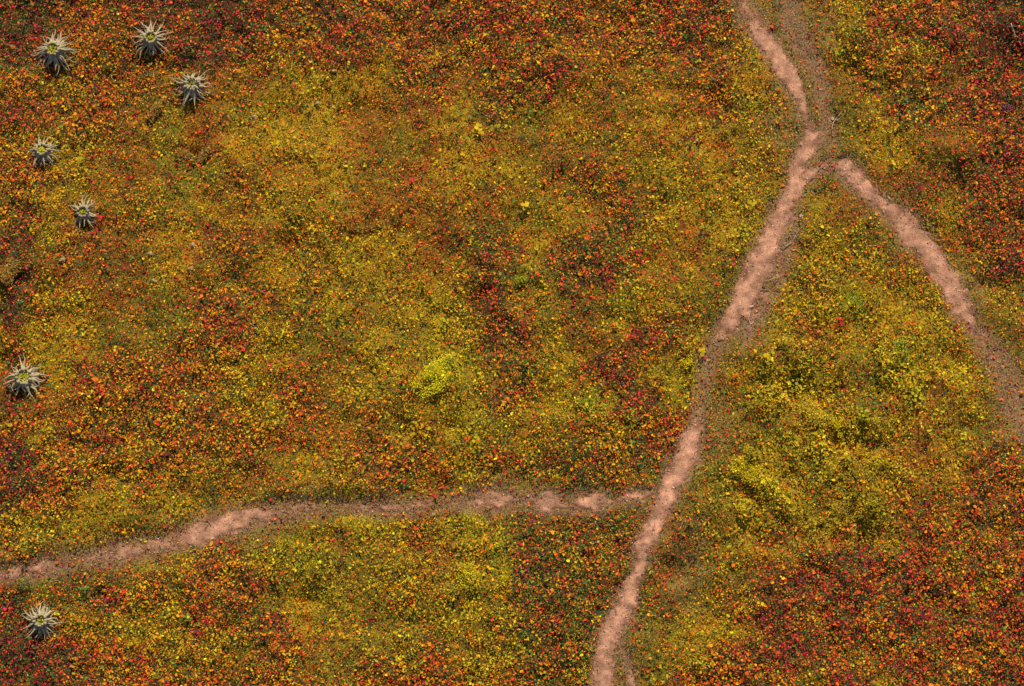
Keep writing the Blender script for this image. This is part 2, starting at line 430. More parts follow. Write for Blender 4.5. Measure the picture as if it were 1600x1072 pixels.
def blades(P, length, width, tint, lean, rg):
    """a blade is a bent strip: 4 vertices, 2 quads would be too many, so two triangles as one quad"""
    n_ = len(P)
    ph = rg.random(n_) * 2 * math.pi
    D = np.stack([np.cos(ph), np.sin(ph), np.zeros(n_)], -1)
    S_ = np.stack([-np.sin(ph), np.cos(ph), np.zeros(n_)], -1)
    up = np.array([0, 0, 1.0])
    ln = np.clip(rg.normal(lean, .25, n_), .15, 1.45)[:, None]
    mid = P + (D * np.sin(ln) * .5 + up * np.cos(ln) * .6) * length[:, None]
    tip = P + (D * np.sin(ln) + up * np.cos(ln) * .72) * length[:, None]
    h = S_ * width[:, None] * .5
    verts = np.stack([P - h * .6, mid - h, tip, mid + h], 1)
    faces = (np.arange(n_)[:, None] * 4 + np.array([0, 1, 2, 3])[None]).reshape(-1)
    return verts.reshape(-1, 3), faces, np.repeat(tint, 4, axis=0)

STUMPS = [ # map x, y of crown centre, root reach px, rim px, height m, roots, seed
 (88, 78, 36, 10.0, .62, 30, 3, 'widest grey stump in the top left corner, dense roots and a yellow-green hollow'),
 (237, 60, 34, 8.5, .60, 24, 5, 'grey stump near the top edge with long curly roots pointing up'),
 (303, 134, 36, 9.5, .55, 21, 8, 'torn grey stump with broken wood top and few ragged roots, rightmost of all'),
 (69, 236, 26, 8.5, .48, 22, 12, 'small pale stump with evenly spread roots, above the stump with one tall root'),
 (134, 330, 27, 8.0, .48, 19, 15, 'small stump with one tall upright root beside a bright red plant'),
 (40, 589, 33, 11.5, .58, 22, 21, 'pale stump with a wide open ring at the left edge halfway down'),
 (66, 968, 31, 8.5, .62, 28, 27, 'lowest stump in the bottom left corner with lumpy cream top and many thin roots')]

def scatter_map(n_, lo=(-110, -100), hi=(1710, 1172), rg=rng):
    return rg.uniform(lo[0], hi[0], n_), rg.uniform(lo[1], hi[1], n_)
def stump_clear(mx, my, f):
    m_ = np.zeros(mx.shape, bool)
    for s in STUMPS: m_ |= np.hypot(mx - s[0], (my - s[1] - 6)) < s[2] * f
    return m_

leaf_m = foliage_mat('autumn_leaf', .6, .10, mottle=9)
moss_m = foliage_mat('moss_leaf', .9, .03, mottle=16)
grass_m = foliage_mat('dry_grass', .7, .2, mottle=11)

def canopy(x, y, S):
    """height of the shrub canopy over the soil"""
    c = fbm(x, y, .55, 3, 91, .55)
    return (0.07 + 0.34 * sstep(-.35, .45, c)) * S[..., 7]

def dropout(x, y):
    return sstep(-.52, -.10, fbm(x, y, .42, 3, 131, .6) + .35 * fbm(x, y, 1.7, 2, 141))

def shrub_layer(n_try, size_mu, size_sd, seed, low=False):
    rg = np.random.default_rng(seed)
    mx, my = scatter_map(n_try, rg=rg)
    S = q_survey(mx, my, 9, rg); e, near, _ = q_paths(mx, my)
    x, y = to_ground(mx, my)
    dens = S[:, 3] * (1 - sstep(-.45, .48, e)) * (0.35 + 0.65 * sstep(.7, 1.6, near))
    if not low: dens = dens * dropout(x, y)
    k = (rg.random(n_try) < dens) & ~stump_clear(mx, my, .46 if not low else .3)
    mx, my, x, y, S, near = mx[k], my[k], x[k], y[k], S[k], near[k]
    nn = len(x)
    base = q_relief(mx, my)
    can = canopy(x, y, S) * (.4 + .6 * sstep(1, 2.4, near))
    edge = np.ones(nn)
    for s in STUMPS: edge = np.minimum(edge, sstep(.6, 1.5, np.hypot(mx - s[0], my - s[1] - 6) / s[2]) * .8 + .2)
    can = can * edge
    lvl = rg.beta(2.6, 1.3, nn) if not low else rg.beta(1.2, 2.4, nn)
    zz = base + can * lvl + .01
    patch = fbm(x, y, .9, 3, 151, .6)
    hue = S[:, 0] + S[:, 1] * (1.0 * patch * 1.3 + rg.normal(0, .60, nn)) + (-.06 if low else 0)
    tint = ramp(np.clip(hue, 0, 1))
    gpatch = fbm(x, y, .6, 2, 171)
    isg = rg.random(nn) < np.clip(S[:, 2] + .35 * gpatch + (.16 if low else 0), 0, 1)
    gi = rg.integers(0, len(GREENS), nn)
    yel = sstep(.55, .8, S[:, 0])[:, None]
    gcol = GREENS[gi] * (1 - yel) + (GREENS[gi] * 1.5 + np.array([.05, .04, 0])) * yel
    tint = np.where(isg[:, None], gcol, tint)
    tint = tint * np.exp(rg.normal(0, .24, nn))[:, None]
    tint = np.clip(tint, .004, .75)
    size = np.clip(rg.lognormal(math.log(size_mu), size_sd, nn), .014, .075)
    size = size * (.72 + .28 * np.clip(S[:, 3], 0, 1))
    return leaves(np.stack([x, y, zz], -1), size, rg.uniform(.8, 1.15, nn), tint, .62, rg)

a1 = shrub_layer(390000, .0278, .40, 1001)
me = mesh_np('shrub_cover', *a1[:2], 4, a1[2])
print('shrub top leaves', len(a1[0]) // 6)
tag(link('shrub_cover', me, leaf_m), 'low carpet of red, orange, yellow and green leaved autumn shrubs over the meadow', 'shrub cover', kind='stuff')
a2 = shrub_layer(115000, .025, .28, 1002, low=True)
me = mesh_np('understory_leaves', *a2[:2], 4, a2[2])
print('understory', len(a2[0]) // 6)
tag(link('understory_leaves', me, leaf_m), 'small darker leaves lying low beneath the shrub carpet', 'leaves', kind='stuff')

def moss_layer(n_try, seed):
    rg = np.random.default_rng(seed)
    mx, my = scatter_map(n_try, rg=rg)
    S = q_survey(mx, my, 9, rg); e, near, _ = q_paths(mx, my)
    x, y = to_ground(mx, my)
    dens = (1.05 - .36 * S[:, 3]) * (1 - .98 * sstep(-.40, .65, e) ** .8) * (.8 + .2 * sstep(.7, 2.0, near))
    k = (rg.random(n_try) < dens) & ~stump_clear(mx, my, .3)
    mx, my, x, y, S, near = mx[k], my[k], x[k], y[k], S[k], near[k]
    nn = len(x)
    base = q_relief(mx, my)
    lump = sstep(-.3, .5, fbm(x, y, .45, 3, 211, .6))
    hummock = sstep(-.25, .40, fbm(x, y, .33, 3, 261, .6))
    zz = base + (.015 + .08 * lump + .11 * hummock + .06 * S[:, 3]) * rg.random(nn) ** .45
    p2 = fbm(x, y, 1.5, 4, 231, .65)[:, None]; p3 = fbm(x, y, .28, 2, 251)[:, None]
    p4 = fbm(x, y, .8, 3, 281, .6)[:, None]
    warm = (sstep(.5, .95, S[:, 3]) * (rg.random(nn) < .45))[:, None]
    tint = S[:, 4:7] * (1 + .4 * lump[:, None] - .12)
    tint = tint * (1 - warm) + ramp(np.clip(S[:, 0] + .1 + rg.normal(0, .2, nn), 0, 1)) * .8 * warm
    tint = tint * np.clip(1 + .9 * p2, .35, 1.6) + np.clip(p3, 0, 1) * np.array([.16, .13, .01]) * S[:, 4:5] * 2
    rust = sstep(.0, .45, p4); tint = tint * (1 - .6 * rust) + np.array([.25, .095, .03]) * rust * .6
    oliv = sstep(.05, .45, -p4); tint = tint * (1 - .55 * oliv) + np.array([.20, .19, .03]) * oliv * .55
    pock = sstep(.12, .42, fbm(x, y, .62, 4, 291, .65))[:, None]
    tint = tint * (1 - .85 * pock) + np.array([.150, .055, .026]) * .85 * pock  # maroon puts the shade of the sunken pockets into the moss colour
    zz = zz - .09 * pock[:, 0]
    jit = rg.normal(0, 1, (nn, 1))
    tint = tint * np.exp(.34 * rg.normal(0, 1, (nn, 1))) * np.stack([np.exp(.10 * jit[:, 0]), np.exp(-.12 * jit[:, 0]), np.ones(nn)], -1)
    odd = rg.random(nn)
    tint = np.where((odd < .10)[:, None], np.array([.30, .07, .025]), tint)
    tint = np.where(((odd > .10) & (odd < .22))[:, None], np.array([.10, .13, .02]), tint)
    tint = np.where(((odd > .22) & (odd < .27))[:, None], np.array([.62, .42, .04]) , tint)
    near_p = (1 - sstep(.8, 2.0, near))[:, None]
    tint = tint * (1 - near_p * .42) + np.array([.34, .185, .095]) * near_p * .42
    size = np.clip(rg.lognormal(math.log(.0175), .32, nn), .010, .040)
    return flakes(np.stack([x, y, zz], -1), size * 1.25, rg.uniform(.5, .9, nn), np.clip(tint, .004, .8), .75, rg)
a3 = moss_layer(640000, 1003)
print('moss', len(a3[0]) // 4)
tag(link('moss_cover', mesh_np('moss_cover', *a3[:2], 4, a3[2]), moss_m),
    'fine mustard and rusty moss filling the openings between the shrubs', 'moss', kind='stuff')

def grass_layer(n_try, seed):
    rg = np.random.default_rng(seed)
    mx, my = scatter_map(n_try, rg=rg)
    S = q_survey(mx, my, 9, rg); e, near, _ = q_paths(mx, my)
    x, y = to_ground(mx, my)
    side = (1 - sstep(1.2, 3.0, near))
    dens = (.75 * side + .22 * (1 - S[:, 3])) * (1 - .97 * sstep(-.35, .50, e)) * (.55 + .8 * fbm(x, y, .8, 3, 411))
    k = rg.random(n_try) < dens
    mx, my, x, y, S, side = mx[k], my[k], x[k], y[k], S[k], side[k]
    nn = len(x)
    base = q_relief(mx, my)
    pal = np.array([(.36, .21, .12), (.28, .20, .08), (.18, .17, .05), (.44, .27, .17), (.18, .08, .06), (.30, .26, .06)])
    tint = pal[rg.integers(0, len(pal), nn)] * (1 - .4 * (1 - side))[:, None]
    tint = tint * np.exp(rg.normal(0, .25, nn))[:, None]
    return blades(np.stack([x, y, base - .01], -1), rg.uniform(.07, .20, nn), rg.uniform(.008, .020, nn), np.clip(tint, .01, .7), 1.0, rg)
a4 = grass_layer(230000, 1004)
print('grass', len(a4[0]) // 4)
tag(link('grass_cover', mesh_np('grass_cover', *a4[:2], 4, a4[2]), grass_m),
    'thin dry grass fringing the dirt footpaths and threaded through the moss', 'grass', kind='stuff')

# taller leafy clumps among the yellow patches, with gaps between them
def clump_layer(n_try, seed):
    rg = np.random.default_rng(seed)
    mx, my = scatter_map(n_try, rg=rg)
    S = q_survey(mx, my, 6, rg); e, near, _ = q_paths(mx, my)
    x, y = to_ground(mx, my)
    c = fbm(x, y, .75, 4, 611, .6)
    tri = sstep(1120, 1180, mx) * (1 - sstep(1440, 1540, mx)) * sstep(520, 590, my) * (1 - sstep(800, 870, my))
    yel = sstep(.46, .60, S[:, 0]) * (.28 + .72 * tri) + .12 * tri
    k = (rg.random(n_try) < sstep(-.04, .12, c + .12 * tri) * yel) & (e < -.2) & (near > 1.4) & ~stump_clear(mx, my, 1.1)
    mx, my, x, y, c = mx[k], my[k], x[k], y[k], c[k]; nn = len(x)
    zz = q_relief(mx, my) + .06 + .52 * sstep(-.04, .4, c) * rg.beta(3, 1.2, nn)
    p = fbm(x, y, 1.3, 2, 631)[:, None]
    pal = np.array([(.62, .46, .015), (.52, .36, .015), (.42, .36, .018), (.66, .40, .012), (.34, .32, .02), (.40, .24, .015)])
    tint = .82 * pal[rg.integers(0, 6, nn)] * (1 + .9 * p) * np.exp(rg.normal(0, .2, nn))[:, None]
    size = np.clip(rg.lognormal(math.log(.038), .32, nn), .018, .075)
    return leaves(np.stack([x, y, zz], -1), size, rg.uniform(.6, .95, nn), np.clip(tint, .01, .8), .55, rg)
a7 = clump_layer(420000, 1007)
print('clumps', len(a7[0]) // 6)
tag(link('leafy_clump_cover', mesh_np('leafy_clump_cover', *a7[:2], 4, a7[2]), leaf_m),
    'taller yellow and olive leafy clumps crowded together in the yellow patches', 'leafy plants', kind='stuff')

# loose leaf litter and gravel on the bare dirt
def grit(n_try, seed):
    rg = np.random.default_rng(seed)
    mx, my = scatter_map(n_try, rg=rg)
    e, near, _ = q_paths(mx, my)
    k = (e > -.1) & (rg.random(n_try) < .40 + .9 * fbm(mx, my, 9, 3, 711))
    mx, my, e = mx[k], my[k], e[k]
    x, y = to_ground(mx, my); nn = len(x)
    base = q_relief(mx, my) + np.clip(e, 0, .35) * .12
    pal = np.array([(.66, .37, .25), (.50, .27, .18), (.36, .18, .12), (.76, .50, .36), (.56, .30, .20), (.40, .28, .12), (.30, .12, .07), (.62, .34, .23)])
    tint = pal[rg.integers(0, len(pal), nn)]
    return flakes(np.stack([x, y, base + .010], -1), np.clip(rg.lognormal(math.log(.014), .45, nn), .006, .045), rg.uniform(.6, 1, nn), tint, .6, rg)
a5 = grit(620000, 1005)
print('grit', len(a5[0]) // 4)
tag(link('path_litter', mesh_np('path_litter', *a5[:2], 4, a5[2]), grass_m), 'crumbs of gravel and dry leaf litter lying on the bare dirt', 'litter', kind='stuff')

# plain outer cover so that the meadow goes on past the picture
def outer(n_, seed):
    rg = np.random.default_rng(seed)
    mx = rg.uniform(-900, 2500, n_); my = rg.uniform(-800, 1850, n_)
    k = (mx < -110) | (mx > 1710) | (my < -100) | (my > 1172)
    mx, my = mx[k], my[k]
    S = survey(mx, my); e, near, _ = paths(mx, my)
    k = (rg.random(len(mx)) < .5 + .5 * S[:, 3]) & (e < 0)
    mx, my, S = mx[k], my[k], S[k]
    x, y = to_ground(mx, my); nn = len(x)
    zz = relief(x, y, mx, my) + canopy(x, y, S) * rg.beta(2.5, 1.3, nn)
    hue = S[:, 0] + S[:, 1] * (1.2 * fbm(x, y, .9, 3, 151, .6) + rg.normal(0, .7, nn))
    tint = ramp(np.clip(hue, 0, 1))
    isg = rg.random(nn) < S[:, 2]
    tint = np.where(isg[:, None], GREENS[rg.integers(0, 5, nn)], tint) * np.exp(rg.normal(0, .25, nn))[:, None]
    return leaves(np.stack([x, y, zz], -1), rg.uniform(.055, .10, nn), rg.uniform(.8, 1.1, nn), np.clip(tint, .004, .75), .6, rg)
a6 = outer(60000, 1006)
print('outer', len(a6[0]) // 6)
tag(link('outer_shrub_cover', mesh_np('outer_shrub_cover', *a6[:2], 4, a6[2]), leaf_m), 'autumn shrubs continuing past the edges of the meadow', 'shrub cover', kind='stuff')

# ------------------------------------------------------------------ stumps with bare roots
wm, n, l, b = mat('weathered_wood')
tc = n.new('ShaderNodeTexCoord')
n1 = n.new('ShaderNodeTexNoise'); n1.inputs['Scale'].default_value = 14; n1.inputs['Detail'].default_value = 6; n1.inputs['Roughness'].default_value = .7
l.new(tc.outputs['Object'], n1.inputs['Vector'])
cr = n.new('ShaderNodeValToRGB'); el = cr.color_ramp.elements
el[0].position = .28; el[0].color = (.17, .13, .08, 1)
el[1].position = .70; el[1].color = (.55, .46, .29, 1)
q = el.new(.42); q.color = (.34, .28, .17, 1)
q = el.new(.56); q.color = (.46, .38, .24, 1)
l.new(n1.outputs['Fac'], cr.inputs[0]); l.new(cr.outputs[0], b.inputs['Base Color'])
b.inputs['Roughness'].default_value = .85; b.inputs['Specular IOR Level'].default_value = .15
bp = n.new('ShaderNodeBump'); bp.inputs['Strength'].default_value = .7; bp.inputs['Distance'].default_value = .02
l.new(n1.outputs['Fac'], bp.inputs['Height']); l.new(bp.outputs[0], b.inputs['Normal'])

def tube_mesh(name, pts, rad, sides=7, flat=1.0):
    pts = [Vector(p) for p in pts]; n_ = len(pts); vs_, fs = [], []
    for i, p in enumerate(pts):
        d = (pts[min(i + 1, n_ - 1)] - pts[max(i - 1, 0)]).normalized()
        s = d.cross(Vector((0, 0, 1)))
        s = s.normalized() if s.length > .02 else Vector((1, 0, 0))
        t = s.cross(d)
        for k_ in range(sides):
            a_ = 2 * math.pi * k_ / sides
            vs_.append(p + (s * math.cos(a_) * flat + t * math.sin(a_)) * rad[i])
    for i in range(n_ - 1):
        for k_ in range(sides):
            k2 = (k_ + 1) % sides
            fs.append((i * sides + k_, i * sides + k2, (i + 1) * sides + k2, (i + 1) * sides + k_))
    fs.append(tuple(range(sides))[::-1]); fs.append(tuple((n_ - 1) * sides + k_ for k_ in range(sides)))
    me = bpy.data.meshes.new(name); me.from_pydata([tuple(v) for v in vs_], [], fs)
    me.polygons.foreach_set('use_smooth', [True] * len(fs)); me.update()
    bm = bmesh.new(); bm.from_mesh(me); bmesh.ops.recalc_face_normals(bm, faces=bm.faces); bm.to_mesh(me); bm.free()
    return me

def leaf_cluster_mesh(name, pts, sizes, tints, rg, tilt=.6, aspect=(.75, 1.1)):
    v_, f_, t_ = leaves(np.array(pts, float), np.array(sizes, float), rg.uniform(*aspect, len(pts)), np.array(tints, float), tilt, rg)
    return mesh_np(name, v_, f_, 4, t_)

def stump(mx, my, reach, rim, H, nroots, seed, label):
    rd = random.Random(seed); rg = np.random.default_rng(seed)
    gp = ground_at(mx, my)
    # the crown is above the ground, so its place on the map lies a little towards the bottom of the picture
    H *= .74; gp.y -= H * math.tan(TILT); 
    root = empty('tree_stump', gp); tag(root, label, 'tree stump', 'weathered tree stumps with bare roots')
    R, r = reach / 50.0 * .97, rim / 50.0
    torn = seed == 8
    # trunk: a fluted, flared shell with a hollow top
    nu = 40; prof = [(-.10, 1.45), (.12, 1.25), (.35, 1.08), (.62, .98), (.84, .98), (.98, 1.0), (1.03, .90), (.97, .78), (.80, .70), (.62, .55), (.58, 0.02)]
    vs_, fs = [], []
    ph = [rd.random() * 6.28 for _ in range(4)]
    for j, (h, q) in enumerate(prof):
        for i in range(nu):
            a_ = 2 * math.pi * i / nu
            fl = .10 * math.sin(11 * a_ + ph[0]) + .08 * math.sin(7 * a_ + ph[1]) + .07 * math.sin(3 * a_ + ph[2])
            k_ = (1 + (q - 1) * .75 if j < 4 else q) * r * 1.08 * (1 + fl * (1.1 if j < 6 else .6))
            zt = h * H
            if j in (5, 6, 7): zt += H * (.07 + (.12 if torn else 0)) * (math.sin(9 * a_ + ph[3]) + .6 * math.sin(4 * a_ + ph[1])) 
            vs_.append((k_ * math.cos(a_), k_ * math.sin(a_), zt))
    for j in range(len(prof) - 1):
        for i in range(nu):
            i2 = (i + 1) % nu
            fs.append((j * nu + i, j * nu + i2, (j + 1) * nu + i2, (j + 1) * nu + i))
    me = bpy.data.meshes.new('trunk'); me.from_pydata(vs_, [], fs); me.polygons.foreach_set('use_smooth', [True] * len(fs)); me.update()
    link('trunk', me, wm, root)
    root.rotation_euler = (rd.uniform(-.09, .09), rd.uniform(-.09, .09), 0)
    # rim knuckles: the lumps of cut root and wood round the hollow
    nk = 11 if not torn else 9
    for i in range(nk):
        a_ = 2 * math.pi * (i + rd.uniform(-.25, .25)) / nk
        rr = r * rd.uniform(.90, 1.10); s_ = r * rd.uniform(.20, .32) * (1.25 if seed == 27 else 1)
        bm = bmesh.new(); bmesh.ops.create_icosphere(bm, subdivisions=1, radius=1)
        for v in bm.verts:
            v.co = Vector((v.co.x * s_ * rd.uniform(.9, 1.2) * (2.2 if torn else 1), v.co.y * s_ * rd.uniform(.7, 1.0), v.co.z * s_ * rd.uniform(.8, 1.1)))
        me = bpy.data.meshes.new('knot'); bm.to_mesh(me); bm.free()
        me.polygons.foreach_set('use_smooth', [True] * len(me.polygons))
        o = link('knot', me, wm, root, (rr * math.cos(a_), rr * math.sin(a_), H * rd.uniform(.96, 1.08)))
        o.rotation_euler = (0, 0, a_)
    # roots
    nroots += 5
    for i in range(nroots):
        a_ = 2 * math.pi * (i + rd.uniform(-.35, .35)) / nroots
        up_side = math.sin(a_) > .3
        L = R * rd.uniform(.74, 1.22)
        if torn and rd.random() < .3: L *= .7
        if seed == 15 and abs(a_ - math.pi / 2) < .18: L = R * 1.25
        if seed == 5 and abs(a_ - math.pi / 2) < .6: L = R * rd.uniform(1.05, 1.25)
        start_h = H * rd.uniform(.45, .97)
        end_h = rd.uniform(.02, .20) * (1.7 if rd.random() < .35 else 1)
        npt = 11
        amp = rd.uniform(.012, .06) * R; fq = rd.uniform(.7, 1.5); p0 = rd.random() * 6.28
        curl = rd.uniform(-.22, .22)
        pts, rad = [], []
        r0 = r * rd.uniform(.16, .34)
        for k_ in range(npt):
            t = k_ / (npt - 1)
            rho = r * .75 + (L - r * .75) * t
            aa = a_ + curl * t * t
            w_ = amp * math.sin(fq * 6.28 * t + p0) * min(1, t * 2.2)
            zt = end_h + (start_h - end_h) * (1 - t) ** 1.2 + .035 * math.sin(fq * 5 * t + p0 * 2) * t
            if k_ >= npt - 2 and end_h > .2: zt += .03 * (k_ - npt + 3)
            pts.append((rho * math.cos(aa) - w_ * math.sin(aa), rho * math.sin(aa) + w_ * math.cos(aa), zt))
            rad.append(max(.0055, r0 * (1 - t) ** .75 * (1 + .12 * math.sin(9 * t + p0))))
        rt = link('root', tube_mesh('root', pts, rad, 6), wm, root)
        if rd.random() < .5:      # a side rootlet
            k_ = rd.randint(4, 7); b_ = Vector(pts[k_]); sg = rd.choice((-1, 1)); ll = L * rd.uniform(.22, .38)
            bpts = []
            for m_ in range(5):
                t = m_ / 4; aa = a_ + sg * (.5 + .5 * t)
                bpts.append(b_ + Vector((math.cos(aa) * ll * t, math.sin(aa) * ll * t, -.05 * t + .02 * math.sin(5 * t + p0))))
            link('rootlet', tube_mesh('rootlet', bpts, [rad[k_] * .75, rad[k_] * .6, rad[k_] * .45, rad[k_] * .3, .004], 5), wm, rt)
    # moss in the hollow
    nm = 50 if seed == 27 else (150 if not torn else 60)
    rr = r * .78 * np.sqrt(rg.random(nm)); aa = rg.random(nm) * 6.283
    pts = np.stack([rr * np.cos(aa), rr * np.sin(aa), H * (.80 + .18 * (1 - rr / r) + .08 * rg.random(nm))], -1)
    tn = np.array([(.58, .52, .03), (.44, .46, .03), (.62, .50, .06), (.30, .34, .03)])[rg.integers(0, 4, nm)]
    link('moss_cap', leaf_cluster_mesh('moss_cap', pts, rg.uniform(.014, .030, nm), tn, rg), moss_m, root)
    return root
for s in STUMPS: stump(*s)

# ------------------------------------------------------------------ single broad-leaved plants
def round_leaf_mesh():
    bm = bmesh.new(); c = bm.verts.new((.1, 0, -.05)); ring = []
    for i in range(10):
        a_ = 2 * math.pi * i / 10
        q = 1 + (.12 if i == 0 else 0) - (.10 if i == 5 else 0)
        ring.append(bm.verts.new((q * math.cos(a_), .86 * math.sin(a_), .10 + .05 * math.cos(2 * a_))))
    for i in range(10): bm.faces.new((c, ring[i], ring[(i + 1) % 10]))
    me = bpy.data.meshes.new('leaf'); bm.to_mesh(me); bm.free()
    me.polygons.foreach_set('use_smooth', [True] * len(me.polygons))
    return me
def long_leaf_mesh():
    vs_, fs = [], []
    for i, (t, w_) in enumerate([(0, .04), (.25, .17), (.55, .20), (.82, .12), (1, .01)]):
        z = .25 * math.sin(t * 2.4)
        vs_ += [(t, -w_, z + .05), (t, 0, z), (t, w_, z + .05)]
    for i in range(4):
        for k_ in range(2):
            a_ = i * 3 + k_; fs.append((a_, a_ + 3, a_ + 4, a_ + 1))
    me = bpy.data.meshes.new('leaf'); me.from_pydata(vs_, [], fs); me.polygons.foreach_set('use_smooth', [True] * len(fs)); me.update()
    return me
def plain(name, c, c2=None, rough=.5):
    m, n, l, b = mat(name)
    tc = n.new('ShaderNodeTexCoord'); nz = n.new('ShaderNodeTexNoise'); nz.inputs['Scale'].default_value = 6; nz.inputs['Detail'].default_value = 4
    l.new(tc.outputs['Object'], nz.inputs['Vector'])
    oi = n.new('ShaderNodeObjectInfo')
    ad = n.new('ShaderNodeMath'); ad.operation = 'MULTIPLY_ADD'; ad.inputs[1].default_value = .5
    l.new(oi.outputs['Random'], ad.inputs[0]); l.new(nz.outputs['Fac'], ad.inputs[2])
    cr = n.new('ShaderNodeValToRGB'); cr.color_ramp.elements[0].position = .35; cr.color_ramp.elements[1].position = 1.0
    c2 = c2 or tuple(v * .6 for v in c)
    cr.color_ramp.elements[0].color = (*c2, 1); cr.color_ramp.elements[1].color = (*c, 1)
    l.new(ad.outputs[0], cr.inputs[0]); l.new(cr.outputs[0], b.inputs['Base Color'])
    b.inputs['Roughness'].default_value = max(rough, .7); b.inputs['Specular IOR Level'].default_value = .04
    return m
MY = plain('yellow_leaf', (.62, .42, .015), (.44, .28, .015))
ML = plain('lime_leaf', (.46, .44, .02), (.26, .27, .015))
MO = plain('olive_leaf', (.34, .28, .03), (.20, .16, .02))
MR = plain('red_leaf', (.62, .05, .03), (.40, .03, .03))
MG = plain('green_leaf', (.14, .22, .03), (.08, .14, .03))
STEM = plain('stem_brown', (.14, .09, .04), (.07, .04, .03), .8)
def meshes_for(base, m):
    c = base.copy(); c.name = 'leaf'; c.materials.append(m); return c
RL, LL = round_leaf_mesh(), long_leaf_mesh()
cache = {}
def leaf_of(kind, m):
    key = (kind, m.name)
    if key not in cache: cache[key] = meshes_for(RL if kind == 'round' else LL, m)
    return cache[key]
stem_mesh = tube_mesh('stem', [(0, 0, 0), (.02, .01, .5), (0, 0, 1)], [.05, .04, .03], 5); stem_mesh.materials.append(STEM)
def plant(name, mx, my, spread, nl, size, m, kind, label, group, H=.34, seed=0):
    rd = random.Random(int(mx * 31 + my * 7 + seed)); gp = ground_at(mx, my)
    root = empty(name, gp); tag(root, label, 'plant', group)
    for i in range(nl):
        a_ = 2.4 * i + rd.uniform(-.4, .4); q = spread / 50 * math.sqrt((i + .4) / nl)
        h = H * rd.uniform(.75, 1.1) * (1 - .35 * (i + .5) / nl)
        o = link('leaf', leaf_of(kind, m), None, root, (q * math.cos(a_), q * math.sin(a_), h))
        s_ = size / 50 * rd.uniform(.78, 1.15) * (1 if kind == 'round' else 2.0)
        o.scale = (s_, s_, s_); o.rotation_euler = (rd.uniform(-.35, .35), rd.uniform(-.1, .45), a_)
        tip = Vector((q * math.cos(a_), q * math.sin(a_), h)); st = link('stem', stem_mesh, None, root, (tip.x * .25, tip.y * .25, -.02))
        d = tip - Vector((tip.x * .25, tip.y * .25, -.02)); st.rotation_euler = d.to_track_quat('Z', 'Y').to_euler(); st.scale = (.2, .2, d.length)
G1 = 'broad leaved plants standing singly in the meadow'
PL = [
 (748,206,9,7,3.4,MY,'round','mustard round-leaved plant in the upper middle, left of a similar paler pair'),
 (776,204,8,6,2.8,MO,'round','olive round-leaved plant just right of the mustard one in the upper middle'),
 (820,325,6,4,3.6,MY,'round','four-leaved yellow-green plant alone in the red patch left of the top footpath'),
 (1173,323,8,5,3.4,MY,'round','bright yellow round-leaved plant close to the left side of the main footpath'),
 (1160,363,13,11,2.4,ML,'round','lime plant with many small leaves just below the bright yellow plant beside the main footpath'),
 (1100,358,8,6,2.2,MO,'round','small olive plant over a dark gap left of the lime plant by the main footpath'),
 (1096,552,6,4,3.4,MY,'round','yellow plant whose leaves reach over the faded middle of the main footpath'),
 (1426,622,15,14,2.7,ML,'round','lime plant with round clustered leaves, right of the dark hollow'),
 (1347,648,10,11,2.6,ML,'round','upright lime plant beside the deep dark hollow on the right'),
 (1240,602,12,8,3.0,MO,'round','olive broad-leaved plant in the dark hollow left of the two lime plants'),
 (1212,607,8,7,2.6,MY,'round','yellow-leaved plant on the left lip of the dark hollow'),
 (1197,562,8,6,3.0,MY,'round','yellow plant at the upper left above the dark hollow, near the footpath'),
 (1452,648,8,4,3.6,ML,'long','pale lime plant with a few long pointed leaves below the round lime cluster'),
 (1352,693,9,6,2.4,MO,'long','small olive plant with pointed leaves at the foot of the deep dark hollow'),
 (1238,690,8,4,3.4,ML,'long','arching long-leaved plant below the mustard bush on the right'),
 (655,672,15,14,2.6,MY,'round','many-leaved yellow plant over dark gaps above the left footpath'),
 (744,694,9,7,2.6,MY,'round','small yellow plant right of the many-leaved one above the left footpath'),
 (604,657,11,8,2.3,MO,'round','olive plant left of the many-leaved yellow plant'),
 (697,508,11,10,2.3,ML,'round','lime plant with tiny leaves above the brightest yellow bush'),
 (622,437,7,4,3.0,MO,'round','dull olive plant in the rusty moss in the middle left'),
 (158,343,4,4,2.8,MR,'round','bright red plant touching the small stump with the tall root'),
 (643,286,4,4,2.6,MR,'round','red plant alone in the mustard moss, upper middle'),
 (1311,505,7,8,2.6,MR,'round','red plant in the yellow moss between the two right footpaths'),
 (679,778,5,4,2.6,MR,'round','coral red plant on the overgrown stretch of the left footpath'),
 (996,396,7,6,2.4,MR,'round','red plant in a green patch left of the main footpath'),
 (1224,910,5,5,2.6,MR,'round','crimson plant in the dark red shrubs at the lower right'),
 (1472,166,8,7,2.8,MG,'round','green round-leaved plant in the dark red shrubs near the top right corner'),
 (1411,160,6,5,2.6,MG,'round','smaller green plant left of the other green one near the top right corner'),
 (293,966,6,6,2.8,MG,'round','dark green round plant right of the lowest stump'),
 (135,922,6,5,2.8,MG,'round','dark green plant below the left footpath near the lowest stump'),
 (128,253,5,4,3.0,ML,'round','pale lime plant between the two small stumps'),
 (281,118,5,3,3.0,ML,'long','lime pointed leaves sprouting at the left side of the torn stump'),
 (324,146,5,3,2.8,ML,'long','lime pointed leaves sprouting at the right side of the torn stump'),
 (38,27,9,3,3.0,MG,'long','thin green blades in the dark corner above the widest stump'),
]
for a_ in PL:
    plant('broadleaf_plant' if a_[6] == 'round' else 'pointed_leaf_plant', *a_[:8], G1)

